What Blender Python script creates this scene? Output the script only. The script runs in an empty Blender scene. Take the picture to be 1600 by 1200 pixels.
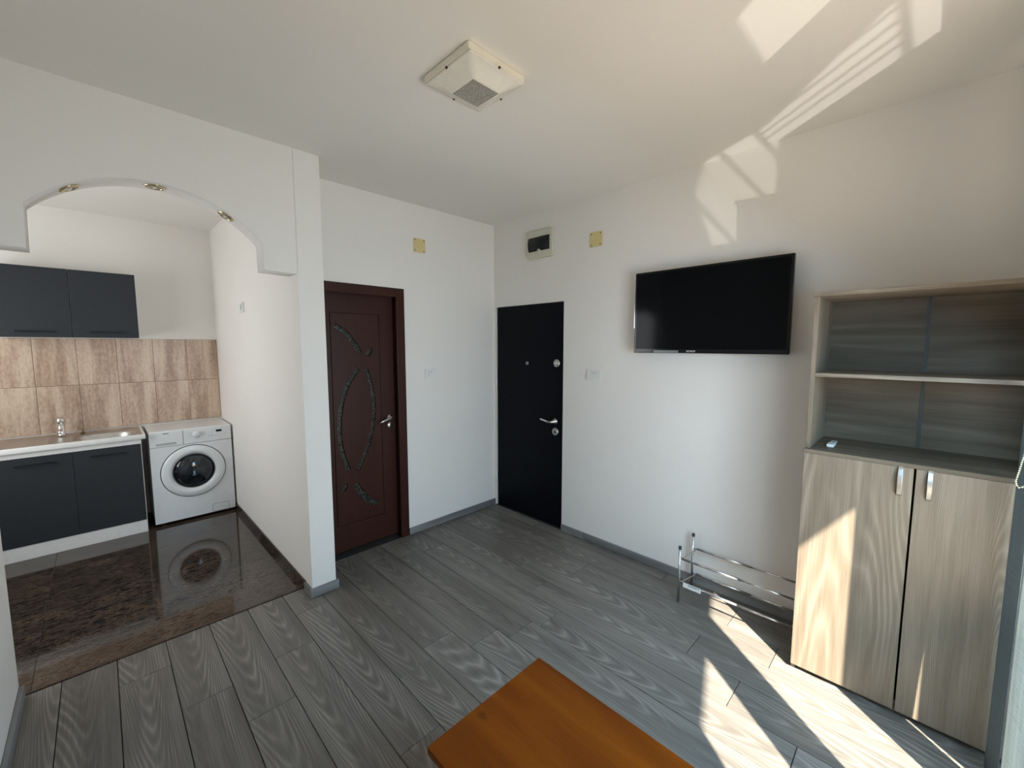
import bpy, bmesh, math, random
from mathutils import Vector, Matrix, Quaternion
random.seed(7)
sc = bpy.context.scene
COL = sc.collection
PI = math.pi
H = 2.743

# ------------------------------------------------------------------ camera
cam = bpy.data.cameras.new('camera')
cam.sensor_width = 36.0
cam.lens = 36.0 * 646.924 / 1600.0
cam.clip_start = 0.05
co = bpy.data.objects.new('camera', cam)
COL.objects.link(co)
R_ = Vector((0.70592, 0.70829, 0.00016)); U_ = Vector((-0.0657959, 0.0653464, 0.9956911)); F_ = Vector((-0.7052292, 0.7028887, -0.0927320))
co.matrix_world = Matrix(((R_.x, U_.x, -F_.x, 3.02145), (R_.y, U_.y, -F_.y, -2.76391), (R_.z, U_.z, -F_.z, 1.60414), (0, 0, 0, 1)))
sc.camera = co

# ------------------------------------------------------------------ light
AZ = math.radians(39.0)
SUNDIR = Vector((-math.cos(AZ), math.sin(AZ), -1.0)).normalized()
SUN_E, SKY_E, ROOM_E, GROUND_E, KIT_E, GLINT_E, EXPO = 21.0, 0.5, 52.0, 29.0, 19.0, 19000.0, 0.55
sc.view_settings.view_transform = 'Standard'
sc.view_settings.look = 'None'
sc.view_settings.gamma = 1.0
sc.view_settings.use_curve_mapping = False
sc.view_settings.exposure = EXPO
sc.cycles.use_denoising = True
sc.cycles.max_bounces = 10
sc.cycles.diffuse_bounces = 6
sc.cycles.sample_clamp_indirect = 6.0
sc.cycles.caustics_reflective = False
sc.cycles.caustics_refractive = False

def light(name, kind, energy, color, loc, direction, **kw):
    l = bpy.data.lights.new(name, kind)
    l.energy = energy; l.color = color
    for k, v in kw.items(): setattr(l, k, v)
    o = bpy.data.objects.new(name, l)
    o.location = loc
    o.rotation_euler = Vector(direction).to_track_quat('-Z', 'Y').to_euler()
    COL.objects.link(o)
    return o

light('sun', 'SUN', SUN_E, (1.0, 0.93, 0.80), (8, -6, 8), SUNDIR, angle=math.radians(0.6))
# area lamps added outside the balcony and kitchen windows for sky and ground light
light('balcony_skylight', 'AREA', ROOM_E, (0.42, 0.72, 1.0), (3.72, -1.40, 1.35), (-1, 0, -1.3), shape='RECTANGLE', size=1.3, size_y=1.4)
light('balcony_groundlight', 'AREA', GROUND_E, (1.0, 0.84, 0.66), (3.72, -1.40, 0.95), (-1, 0, 1.2), shape='RECTANGLE', size=1.3, size_y=1.4)
light('kitchen_sky_fill', 'AREA', KIT_E, (0.96, 0.98, 1.0), (-0.9, -4.02, 1.55), (0, 1, -0.05), shape='RECTANGLE', size=1.3, size_y=1.2)
# the sun thrown back up into the room by something glossy down outside
UP = Vector((SUNDIR.x, SUNDIR.y, -SUNDIR.z))
light('sun_glint', 'SPOT', GLINT_E, (1.0, 0.95, 0.85), Vector((3.45, -1.45, 1.25)) - UP * 40.0, UP, spot_size=math.radians(5), spot_blend=0.05, shadow_soft_size=0.16)

world = bpy.data.worlds.new('sky'); sc.world = world
world.use_nodes = True
wn, wl = world.node_tree.nodes, world.node_tree.links
wn.clear()
wo = wn.new('ShaderNodeOutputWorld'); wb = wn.new('ShaderNodeBackground')
tc = wn.new('ShaderNodeTexCoord'); sx = wn.new('ShaderNodeSeparateXYZ'); cr = wn.new('ShaderNodeValToRGB'); mr = wn.new('ShaderNodeMapRange')
wl.new(tc.outputs['Generated'], sx.inputs[0]); wl.new(sx.outputs['Z'], mr.inputs['Value'])
mr.inputs['From Min'].default_value = -1; mr.inputs['From Max'].default_value = 1
wl.new(mr.outputs[0], cr.inputs[0])
el = cr.color_ramp.elements
el[0].position = 0.44; el[0].color = (0.34, 0.32, 0.28, 1)
el[1].position = 1.0; el[1].color = (0.30, 0.50, 0.95, 1)
e = cr.color_ramp.elements.new(0.53); e.color = (0.85, 0.92, 1.0, 1)
wl.new(cr.outputs[0], wb.inputs['Color']); wb.inputs['Strength'].default_value = SKY_E
wl.new(wb.outputs[0], wo.inputs[0])

# ------------------------------------------------------------------ materials
def srgb(r, g, b):
    f = lambda c: (c / 255 / 12.92) if c / 255 <= 0.04045 else ((c / 255 + 0.055) / 1.055) ** 2.4
    return (f(r), f(g), f(b), 1)

class MB:
    def __init__(s, name):
        s.m = bpy.data.materials.new(name); s.m.use_nodes = True
        s.t = s.m.node_tree; s.n = s.t.nodes; s.l = s.t.links
        s.b = s.n['Principled BSDF']
    def new(s, t, **kw):
        n = s.n.new(t)
        for k, v in kw.items():
            if k in n.inputs: n.inputs[k].default_value = v
            else: setattr(n, k, v)
        return n
    def link(s, a, b): s.l.new(a, b)
    def coords(s, scale=(1, 1, 1), rnd=False, kind='Object'):
        tc = s.new('ShaderNodeTexCoord'); mp = s.new('ShaderNodeMapping')
        mp.inputs['Scale'].default_value = scale
        if rnd:
            oi = s.new('ShaderNodeObjectInfo'); mu = s.new('ShaderNodeVectorMath', operation='MULTIPLY')
            s.link(oi.outputs['Random'], mu.inputs[0]); mu.inputs[1].default_value = (37.0, 53.0, 71.0)
            ad = s.new('ShaderNodeVectorMath', operation='ADD')
            s.link(tc.outputs[kind], ad.inputs[0]); s.link(mu.outputs[0], ad.inputs[1])
            s.link(ad.outputs[0], mp.inputs[0])
        else:
            s.link(tc.outputs[kind], mp.inputs[0])
        return mp.outputs[0]
    def ramp(s, fac, stops):
        r = s.new('ShaderNodeValToRGB'); e = r.color_ramp.elements
        while len(e) < len(stops): e.new(0.5)
        for i, (p, c) in enumerate(stops): e[i].position = p; e[i].color = c
        s.link(fac, r.inputs[0]); return r.outputs[0]
    def noise(s, vec, scale, detail=3, rough=0.55, dist=0.0):
        n = s.new('ShaderNodeTexNoise', Scale=scale, Detail=detail, Roughness=rough, Distortion=dist)
        s.link(vec, n.inputs['Vector']); return n.outputs['Fac']
    def math(s, op, a, b=None, c=None):
        n = s.new('ShaderNodeMath', operation=op)
        for i, v in enumerate((a, b, c)):
            if v is None: continue
            if isinstance(v, (int, float)): n.inputs[i].default_value = v
            else: s.link(v, n.inputs[i])
        return n.outputs[0]
    def mix(s, fac, a, b, blend='MIX'):
        n = s.new('ShaderNodeMix', data_type='RGBA', blend_type=blend)
        for i, v in ((0, fac), (6, a), (7, b)):
            if isinstance(v, (int, float, tuple)): n.inputs[i].default_value = v
            else: s.link(v, n.inputs[i])
        return n.outputs[2]
    def bump(s, h, strength=0.2, dist=0.002):
        b = s.new('ShaderNodeBump', Strength=strength, Distance=dist)
        s.link(h, b.inputs['Height']); s.link(b.outputs[0], s.b.inputs['Normal'])
    def base(s, v):
        if isinstance(v, tuple): s.b.inputs['Base Color'].default_value = v
        else: s.link(v, s.b.inputs['Base Color'])
    def set(s, **kw):
        for k, v in kw.items(): s.b.inputs[k].default_value = v
        return s

def flat(name, color, rough=0.5, metal=0.0, spec=0.5, grain=0.03, **kw):
    """plain surface with a faint procedural mottling"""
    m = MB(name); m.set(Roughness=rough, Metallic=metal, **{'Specular IOR Level': spec}, **kw)
    f = m.noise(m.coords(), 25.0, 2)
    d = tuple(c * (1 - grain) for c in color[:3]) + (1,); u = tuple(min(1, c * (1 + grain)) for c in color[:3]) + (1,)
    m.base(m.ramp(f, [(0.3, d), (0.7, u)]))
    return m.m

def plaster(name, c):
    m = MB(name); m.set(Roughness=0.85, **{'Specular IOR Level': 0.25})
    v = m.coords()
    f = m.noise(v, 1.6, 3); m.base(m.ramp(f, [(0.3, tuple(x * 0.97 for x in c) + (1,)), (0.7, c + (1,))]))
    m.bump(m.noise(v, 140.0, 3, 0.6), 0.12, 0.0012)
    return m.m

def cathedral(name, dark, mid, light_, along, width, pitch, curve, rough=0.45, spec=0.4, amount=0.36, fibre=0.5, bump=0.15, centre=0.5, drift=2.6):
    """sawn oak: nested arches along the middle of a board, straight grain towards its edges"""
    m = MB(name); m.set(Roughness=rough, **{'Specular IOR Level': spec})
    tc = m.new('ShaderNodeTexCoord'); sp = m.new('ShaderNodeSeparateXYZ'); m.link(tc.outputs['Object'], sp.inputs[0])
    oi = m.new('ShaderNodeObjectInfo'); rnd = oi.outputs['Random']
    lo, ac = {'x': ('X', 'Y'), 'z': ('Z', 'X')}[along]
    a = {'x': (1.6, 9, 9), 'z': (9, 9, 1.6)}[along]
    n1 = m.noise(m.coords(a, True), 1.0, 2, 0.5)
    n2 = m.noise(m.coords(tuple(c * 0.45 for c in a), True), 1.0, 1, 0.5)
    off = m.math('MULTIPLY_ADD', m.math('SUBTRACT', n2, 0.5), width * 1.1, m.math('MULTIPLY_ADD', m.math('SUBTRACT', rnd, 0.5), width * 0.4, width * centre))
    y = m.math('SUBTRACT', sp.outputs[ac], off)
    y2 = m.math('MULTIPLY', m.math('MULTIPLY', y, y), curve)
    v = m.math('MULTIPLY_ADD', sp.outputs[lo], pitch, y2)
    v = m.math('MULTIPLY_ADD', n1, drift, v)
    v = m.math('MULTIPLY_ADD', rnd, 19.0, v)
    fr = m.math('POWER', m.math('PINGPONG', v, 1.0), 1.8)
    fade = m.ramp(m.noise(m.coords(tuple(c * 0.8 for c in a), True), 1.3, 2), [(0.38, (0.12, 0.12, 0.12, 1)), (0.62, (1, 1, 1, 1))])
    fr = m.math('MULTIPLY', fr, fade)
    fb = {'x': (5.0, 230.0, 230.0), 'z': (230.0, 230.0, 5.0)}[along]
    fine = m.noise(m.coords(fb, True), 1.0, 3, 0.65)
    cl = m.noise(m.coords({'x': (1.2, 26, 26), 'z': (26, 26, 1.2)}[along], True), 1.0, 3, 0.6)
    t = m.math('MULTIPLY_ADD', fine, fibre, m.math('MULTIPLY', fr, amount))
    t = m.math('MULTIPLY_ADD', cl, 0.5, t)
    t = m.math('MULTIPLY_ADD', m.math('SUBTRACT', rnd, 0.5), 0.10, t)
    m.base(m.ramp(t, [(0.28, dark), (0.54, mid), (0.92, light_)]))
    m.bump(t, bump, 0.0006)
    return m.m

def wood(name, dark, mid, light_, along='x', rings=9.0, stretch=0.55, rough=0.4, fibre=0.35, spec=0.4, rnd=True, flatgrain=False, bump=0.12, wob=2.2):
    m = MB(name); m.set(Roughness=rough, **{'Specular IOR Level': spec})
    a = {'x': (stretch, 5.0, 5.0), 'y': (5.0, stretch, 5.0), 'z': (5.0, 5.0, stretch)}[along]
    fb = {'x': (4.0, 190.0, 190.0), 'y': (190.0, 4.0, 190.0), 'z': (190.0, 190.0, 4.0)}[along]
    v = m.coords(a, rnd)
    n = m.noise(v, 1.15, 2, 0.45, 0.3)
    band = m.math('MULTIPLY', n, rings * wob)
    fr = m.math('PINGPONG', band, 1.0)
    fr = m.math('POWER', fr, 1.6)
    wobble = m.noise(m.coords(tuple(c * 3 for c in a), rnd), 2.0, 3)
    fine = m.noise(m.coords(fb, rnd), 1.0, 2, 0.6)
    s1 = m.math('MULTIPLY', fr, 0.46 if not flatgrain else 0.25)
    s2 = m.math('MULTIPLY_ADD', fine, fibre, s1)
    s3 = m.math('MULTIPLY_ADD', wobble, 0.42, s2)
    s3 = m.math('SUBTRACT', s3, 0.12)
    m.base(m.ramp(s3, [(0.08, dark), (0.42, mid), (0.85, light_)]))
    m.bump(s2, bump, 0.0008)
    return m.m

M = {}
M['wall'] = plaster('white_wall_paint', (0.80, 0.775, 0.735))
M['ceil'] = plaster('white_ceiling_paint', (0.80, 0.78, 0.74))
M['plank'] = cathedral('grey_oak_laminate', (0.080, 0.070, 0.059, 1), (0.140, 0.126, 0.109, 1), (0.270, 0.248, 0.218, 1), 'x', 0.192, 15.0, 1300.0, rough=0.40, spec=0.42, amount=0.38, drift=3.4)
M['skirt'] = wood('grey_oak_skirting', (0.10, 0.10, 0.10, 1), (0.17, 0.17, 0.168, 1), (0.26, 0.258, 0.25, 1), 'x', rings=3, stretch=0.5, rough=0.5)
M['skirt_y'] = wood('grey_oak_skirting_cross', (0.10, 0.10, 0.10, 1), (0.17, 0.17, 0.168, 1), (0.26, 0.258, 0.25, 1), 'y', rings=3, stretch=0.5, rough=0.5)
M['gap'] = flat('dark_joint', srgb(38, 36, 34), 0.9)
OAKD, OAKM, OAKL = (0.130, 0.100, 0.070, 1), (0.195, 0.155, 0.112, 1), (0.285, 0.235, 0.178, 1)
M['oak_z'] = cathedral('taupe_oak_upright', OAKD, OAKM, OAKL, 'z', 0.38, 6.0, 260.0, rough=0.5, amount=0.40, fibre=0.55, drift=4.0, bump=0.2)
M['oak_x'] = wood('taupe_oak_level', OAKD, OAKM, OAKL, 'x', rings=14, stretch=0.6, rough=0.5, fibre=0.55, bump=0.2)
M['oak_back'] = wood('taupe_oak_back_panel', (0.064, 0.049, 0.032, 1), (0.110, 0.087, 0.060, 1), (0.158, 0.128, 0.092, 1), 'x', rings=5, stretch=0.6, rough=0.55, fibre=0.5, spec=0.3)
M['cabdark'] = flat('dark_strip', srgb(62, 62, 60), 0.5)
M['pine'] = None
M['door_brown'] = wood('dark_mahogany_film', (0.030, 0.0088, 0.0055, 1), (0.041, 0.0125, 0.0078, 1), (0.052, 0.017, 0.011, 1), 'z', rings=2, stretch=0.3, rough=0.42, fibre=0.4, spec=0.22, flatgrain=True, bump=0.03)
M['door_black'] = flat('black_steel_paint', (0.0032, 0.0042, 0.0070, 1), 0.42, spec=0.10)
M['anthracite'] = flat('anthracite_laminate', srgb(44, 47, 51), 0.5, spec=0.22)
M['black'] = flat('matt_black_metal', srgb(13, 13, 15), 0.45, spec=0.3)
M['white'] = flat('white_melamine', (0.74, 0.73, 0.70, 1), 0.4)
M['appliance'] = flat('white_enamel', (0.72, 0.75, 0.76, 1), 0.22, spec=0.5, grain=0.01)
M['appliance_grey'] = flat('pale_grey_print', (0.40, 0.42, 0.43, 1), 0.4)
M['pale_plastic'] = flat('white_switch_plastic', (0.74, 0.74, 0.71, 1), 0.3)
M['cream'] = flat('yellowed_plastic', (0.66, 0.55, 0.27, 1), 0.45)
M['boxplastic'] = flat('aged_white_plastic', (0.60, 0.585, 0.47, 1), 0.4)
M['smoke'] = flat('smoked_window_plastic', (0.008, 0.010, 0.012, 1), 0.35, spec=0.25)
M['chrome'] = flat('chrome', (0.75, 0.75, 0.74, 1), 0.12, 1.0, grain=0.01)
M['steel'] = flat('brushed_steel', (0.60, 0.58, 0.55, 1), 0.36, 1.0)
M['nickel'] = flat('satin_nickel', (0.62, 0.61, 0.58, 1), 0.3, 1.0)
M['brass'] = flat('dull_brass', (0.30, 0.22, 0.10, 1), 0.35, 1.0)
M['rod'] = flat('satin_chrome_rod', (0.66, 0.66, 0.65, 1), 0.27, 1.0)
M['rubber'] = flat('grey_rubber', srgb(60, 62, 62), 0.7)
M['screw'] = flat('dark_screw', srgb(60, 52, 40), 0.5, 0.5)
M['lampwhite'] = flat('cream_lamp_base', (0.80, 0.76, 0.64, 1), 0.5)
M['opal'] = flat('opal_glass', (0.78, 0.75, 0.66, 1), 0.25)
M['screen'] = flat('black_screen', (0.0018, 0.0026, 0.0036, 1), 0.10, spec=0.10, grain=0.0)
M['bezel'] = flat('glossy_black_bezel', (0.003, 0.004, 0.005, 1), 0.12, spec=0.3, grain=0.0)
M['tvlogo'] = flat('silver_lettering', (0.75, 0.75, 0.75, 1), 0.4)
M['seal'] = flat('dark_gasket', srgb(45, 48, 50), 0.6)
M['bead'] = flat('ivory_bead', (0.72, 0.66, 0.46, 1), 0.4)
M['paper'] = flat('white_sticker', (0.8, 0.8, 0.78, 1), 0.6)
M['ink'] = flat('black_ink', srgb(50, 50, 50), 0.7)
M['greywall'] = flat('grey_render', (0.4, 0.39, 0.37, 1), 0.9)

m = MB('travertine_tile'); m.set(Roughness=0.32)
v = m.coords((9, 9, 0.9), True)
f = m.noise(v, 1.3, 4, 0.6, 0.3); g = m.noise(m.coords((60, 60, 30), True), 1.0, 3, 0.6)
ff = m.math('MULTIPLY_ADD', g, 0.35, m.math('MULTIPLY', f, 0.85))
m.base(m.ramp(ff, [(0.36, srgb(132, 103, 84)), (0.55, srgb(176, 149, 128)), (0.72, srgb(204, 182, 160))]))
M['travertine'] = m.m

m = MB('brown_polished_marble'); m.set(Roughness=0.07, **{'Specular IOR Level': 0.62})
d = m.noise(m.coords((3.4, 1.9, 1), True), 2.0, 8, 0.72, 0.4)
ve = m.noise(m.coords((20, 9, 1), True), 2.0, 9, 0.78, 0.5)
vv = m.math('SUBTRACT', 1.0, m.math('ABSOLUTE', m.math('MULTIPLY', m.math('SUBTRACT', ve, 0.52), 13.0)))
vv = m.math('MAXIMUM', vv, 0.0)
c0 = m.ramp(d, [(0.36, srgb(13, 10, 9)), (0.52, srgb(26, 20, 17)), (0.70, srgb(50, 39, 32))])
m.base(m.mix(m.math('MULTIPLY', m.math('MULTIPLY', vv, d), 0.65), c0, srgb(132, 114, 97)))
M['marble'] = m.m

m = MB('orange_lacquered_pine'); m.set(Roughness=0.34, **{'Specular IOR Level': 0.16})
n = m.noise(m.coords((1.3, 9, 9)), 1.2, 3, 0.5, 0.4)
f = m.noise(m.coords((6, 160, 160)), 1.0, 2)
c = m.ramp(m.math('MULTIPLY_ADD', f, 0.25, n), [(0.35, (0.095, 0.020, 0.0009, 1)), (0.62, (0.140, 0.033, 0.0013, 1)), (0.85, (0.175, 0.046, 0.002, 1))])
vo = m.new('ShaderNodeTexVoronoi', Scale=4.2); m.link(m.coords((0.9, 1.4, 1)), vo.inputs['Vector'])
kk = m.ramp(m.math('MULTIPLY_ADD', m.noise(m.coords((20, 30, 30)), 1.0, 3), 0.05, vo.outputs['Distance']), [(0.06, (1, 1, 1, 1)), (0.12, (0, 0, 0, 1))])
m.base(m.mix(m.math('MULTIPLY', kk, 0.6), c, (0.05, 0.011, 0.0015, 1)))
M['pine'] = m.m
m = MB('glitter_inlay_glass'); m.set(Roughness=0.25)
vo = m.new('ShaderNodeTexVoronoi', Scale=260.0); m.link(m.coords(), vo.inputs['Vector'])
m.base(m.ramp(vo.outputs['Color'], [(0.35, srgb(10, 10, 9)), (0.65, srgb(34, 35, 30)), (0.95, srgb(120, 122, 108))]))
M['glitter'] = m.m

m = MB('prismatic_glass'); m.set(Roughness=0.3)
vo = m.new('ShaderNodeTexVoronoi', Scale=190.0); m.link(m.coords(), vo.inputs['Vector'])
m.base(m.ramp(vo.outputs['Distance'], [(0.1, (0.62, 0.60, 0.54, 1)), (0.5, (0.30, 0.29, 0.25, 1))]))
m.bump(vo.outputs['Distance'], 0.6, 0.003)
M['prism'] = m.m

m = MB('porthole_glass'); m.set(Roughness=0.04, **{'Specular IOR Level': 0.6})
f = m.noise(m.coords((7, 7, 7)), 1.6, 3)
m.base(m.ramp(f, [(0.4, (0.004, 0.006, 0.009, 1)), (0.7, (0.035, 0.045, 0.055, 1))]))
M['porthole'] = m.m

def cloth(name, col, transp, transl, lo=0.72):
    m = MB(name)
    w1 = m.noise(m.coords((260, 260, 5)), 1.0, 2); w2 = m.noise(m.coords((8, 8, 260)), 1.0, 2)
    w = m.math('ADD', w1, w2)
    c = m.ramp(w, [(0.62, tuple(x * lo for x in col) + (1,)), (1.15, col + (1,))])
    d = m.new('ShaderNodeBsdfDiffuse'); t = m.new('ShaderNodeBsdfTranslucent'); tr = m.new('ShaderNodeBsdfTransparent')
    m.link(c, d.inputs[0]); m.link(c, t.inputs[0])
    a = m.new('ShaderNodeMixShader'); a.inputs[0].default_value = transl
    m.link(d.outputs[0], a.inputs[1]); m.link(t.outputs[0], a.inputs[2])
    b = m.new('ShaderNodeMixShader')
    m.link(m.math('MULTIPLY', m.math('SUBTRACT', 1.35, w), transp * 2.4), b.inputs[0])
    m.link(a.outputs[0], b.inputs[1]); m.link(tr.outputs[0], b.inputs[2])
    m.link(b.outputs[0], m.n['Material Output'].inputs[0])
    return m.m
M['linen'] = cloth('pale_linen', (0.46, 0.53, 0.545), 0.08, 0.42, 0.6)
M['veil'] = cloth('shaded_veil', (0.20, 0.25, 0.275), 0.14, 0.3, 0.96)  # second copy of the curtain cloth, its shade put into the darker colour

# ------------------------------------------------------------------ mesh helpers
def box(bm, x0, x1, y0, y1, z0, z1, bev=0.0, seg=2):
    b2 = bmesh.new()
    bmesh.ops.create_cube(b2, size=1.0)
    for v in b2.verts:
        v.co = Vector(((x0 + x1) / 2 + v.co.x * (x1 - x0), (y0 + y1) / 2 + v.co.y * (y1 - y0), (z0 + z1) / 2 + v.co.z * (z1 - z0)))
    if bev > 0:
        bmesh.ops.bevel(b2, geom=b2.edges[:], offset=bev, segments=seg, profile=0.5, affect='EDGES')
    merge(bm, b2); return bm

def merge(bm, b2):
    vm = {v: bm.verts.new(v.co) for v in b2.verts}
    for f in b2.faces:
        try: nf = bm.faces.new([vm[v] for v in f.verts]); nf.smooth = f.smooth
        except ValueError: pass
    b2.free()

def B(*a, **k): return box(bmesh.new(), *a, **k)

def lathe(bm, prof, origin, axis, seg=28, smooth=True):
    """prof: (radius, height) along axis from origin"""
    ax = Vector(axis).normalized(); q = Vector((0, 0, 1)).rotation_difference(ax); o = Vector(origin)
    rings = []
    for r, h in prof:
        if r < 1e-6: rings.append([bm.verts.new(o + q @ Vector((0, 0, h)))])
        else: rings.append([bm.verts.new(o + q @ Vector((r * math.cos(2 * PI * i / seg), r * math.sin(2 * PI * i / seg), h))) for i in range(seg)])
    for a, b in zip(rings[:-1], rings[1:]):
        for i in range(seg):
            j = (i + 1) % seg
            vs = [a[i % len(a)], a[j % len(a)], b[j % len(b)], b[i % len(b)]]
            u = []
            for x in vs:
                if x not in u: u.append(x)
            if len(u) >= 3:
                try: f = bm.faces.new(u); f.smooth = smooth
                except ValueError: pass
    return bm

def cyl(bm, p0, p1, r, seg=16, bev=0.0):
    p0, p1 = Vector(p0), Vector(p1); L = (p1 - p0).length
    pr = [(0, 0), (r - bev, 0), (r, bev), (r, L - bev), (r - bev, L), (0, L)] if bev else [(0, 0), (r, 0), (r, L), (0, L)]
    lathe(bm, pr, p0, p1 - p0, seg)
    return bm

def tube(bm, pts, r, seg=10, closed=False):
    """tube along points; r a number or a list"""
    pts = [Vector(p) for p in pts]; n = len(pts); rings = []
    rr = r if isinstance(r, (list, tuple)) else [r] * n
    up = None
    for i in range(n):
        if closed: t = (pts[(i + 1) % n] - pts[i - 1]).normalized()
        else: t = (pts[min(i + 1, n - 1)] - pts[max(i - 1, 0)]).normalized()
        if up is None:
            up = t.orthogonal().normalized()
        up = (up - t * up.dot(t)).normalized(); s = t.cross(up)
        rings.append([bm.verts.new(pts[i] + (up * math.cos(2 * PI * k / seg) + s * math.sin(2 * PI * k / seg)) * rr[i]) for k in range(seg)])
    m_ = n if closed else n - 1
    for i in range(m_):
        a, b = rings[i], rings[(i + 1) % n]
        for k in range(seg):
            f = bm.faces.new((a[k], a[(k + 1) % seg], b[(k + 1) % seg], b[k])); f.smooth = True
    if not closed:
        bm.faces.new(list(reversed(rings[0]))); bm.faces.new(rings[-1])
    return bm

def sphere(bm, c, r, sub=2, sc_=(1, 1, 1)):
    b2 = bmesh.new(); bmesh.ops.create_icosphere(b2, subdivisions=sub, radius=r)
    for v in b2.verts: v.co = Vector((v.co.x * sc_[0], v.co.y * sc_[1], v.co.z * sc_[2])) + Vector(c)
    for f in b2.faces: f.smooth = True
    merge(bm, b2); return bm

def plate(outer, holes, thick, to3d):
    """solid sheet from a 2D outline with holes; to3d(u, v, w) places it, w in 0..thick"""
    cu = bpy.data.curves.new('tmp', 'CURVE'); cu.dimensions = '2D'; cu.fill_mode = 'BOTH'; cu.extrude = thick / 2
    for lp in [outer] + holes:
        s = cu.splines.new('POLY'); s.points.add(len(lp) - 1); s.use_cyclic_u = True
        for p, q in zip(s.points, lp): p.co = (q[0], q[1], 0, 1)
    ob = bpy.data.objects.new('tmp', cu)
    me = bpy.data.meshes.new_from_object(ob)
    bm = bmesh.new(); bm.from_mesh(me)
    bmesh.ops.remove_doubles(bm, verts=bm.verts[:], dist=1e-5)
    for v in bm.verts: v.co = Vector(to3d(v.co.x, v.co.y, v.co.z + thick / 2))
    bmesh.ops.recalc_face_normals(bm, faces=bm.faces[:])
    bpy.data.objects.remove(ob); bpy.data.curves.remove(cu); bpy.data.meshes.remove(me)
    return bm

WORLD = {}
def wloc(o): return WORLD[o.name]

def obj(name, bm, mat, parent=None, loc=None, bevel=0.0, fixn=True):
    """link one mesh; bm is in world coordinates"""
    base = Vector(loc) if loc is not None else (wloc(parent) if parent else Vector((0, 0, 0)))
    if fixn: bmesh.ops.recalc_face_normals(bm, faces=bm.faces[:])
    for v in bm.verts: v.co -= base
    me = bpy.data.meshes.new(name); bm.to_mesh(me); bm.free()
    me.materials.append(mat)
    o = bpy.data.objects.new(name, me); COL.objects.link(o)
    if parent:
        o.parent = parent; o.location = base - wloc(parent)
    else: o.location = base
    WORLD[o.name] = base
    if bevel:
        md = o.modifiers.new('bevel', 'BEVEL'); md.width = bevel; md.segments = 2; md.limit_method = 'ANGLE'
    return o

def thing(name, label, cat, loc, group=None):
    o = bpy.data.objects.new(name, None); COL.objects.link(o)
    o.empty_display_size = 0.05
    o.location = loc; WORLD[o.name] = Vector(loc)
    o['label'] = label; o['category'] = cat
    if group: o['group'] = group
    return o

def tag(o, label, cat, group=None):
    o['label'] = label; o['category'] = cat
    if group: o['group'] = group
    return o

def struct(name, bm, mat, label=None, loc=None):
    o = obj(name, bm, mat, None, loc); o['kind'] = 'structure'
    if label: o['label'] = label
    return o

def text_mesh(txt, size, to3d, depth=0.0006):
    cu = bpy.data.curves.new('txt', 'FONT'); cu.body = txt; cu.size = size; cu.extrude = depth; cu.align_x = 'CENTER'; cu.align_y = 'CENTER'
    cu.resolution_u = 3
    ob = bpy.data.objects.new('txt', cu)
    me = bpy.data.meshes.new_from_object(ob); bm = bmesh.new(); bm.from_mesh(me)
    for v in bm.verts: v.co = Vector(to3d(v.co.x, v.co.y, v.co.z + depth))
    bpy.data.objects.remove(ob); bpy.data.curves.remove(cu); bpy.data.meshes.remove(me)
    return bm

def rrect(x0, x1, y0, y1, r, n=5):
    out = []
    for cx, cy, a0 in ((x1 - r, y1 - r, 0), (x0 + r, y1 - r, 90), (x0 + r, y0 + r, 180), (x1 - r, y0 + r, 270)):
        for i in range(n + 1):
            a = math.radians(a0 + 90 * i / n); out.append((cx + r * math.cos(a), cy + r * math.sin(a)))
    return out

# ------------------------------------------------------------------ room shell
YF = -3.12          # face of the wall behind the camera
XR = 3.45           # face of the balcony wall
YK = -1.892         # kitchen face of the dividing wall
XK = -2.173         # kitchen back wall
YL = -3.95          # kitchen window wall
XA0, XA1 = 0.193, 0.340   # arch wall

# floor: dark underlay and separate planks
fl = struct('floor', B(-0.13, XR + 0.3, YF - 0.12, 0.25, -0.12, -0.009), M['gap'], 'grey oak laminate floor of staggered planks')
PW, Y0, LEN = 0.192, -2.99, 1.205
OFF = {-1: 0.9, 0: 0.13, 1: 0.43, 2: 0.80, 3: 1.073, 4: 0.755, 5: 0.455, 6: 1.317, 7: 1.228, 8: 1.396, 9: 1.49, 10: 1.548, 11: 2.486, 12: 2.229, 13: 1.355, 14: 1.10, 15: 0.62}
for r in range(-1, 16):
    ya, yb = Y0 + r * PW, Y0 + (r + 1) * PW
    ya, yb = max(ya, YF + 0.002), min(yb, -0.002)
    x0 = 0.1935 if yb < -1.76 else (0.0 if yb < -1.5 or True else 0)
    x = OFF[r]
    while x > x0: x -= LEN
    while x < XR - 0.01:
        xa, xb = max(x, x0), min(x + LEN, XR - 0.003)
        if xb - xa > 0.02:
            yy = ya
            g = 0.0015
            xs = [(xa, xb, ya, yb)]
            bm = bmesh.new()
            box(bm, xa + g, xb - g, ya + g, yb - g, -0.009, 0.0, 0.0014, 1)
            p = obj('plank', bm, M['plank'], fl, loc=(xa, ya, 0))
        x += LEN
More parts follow.
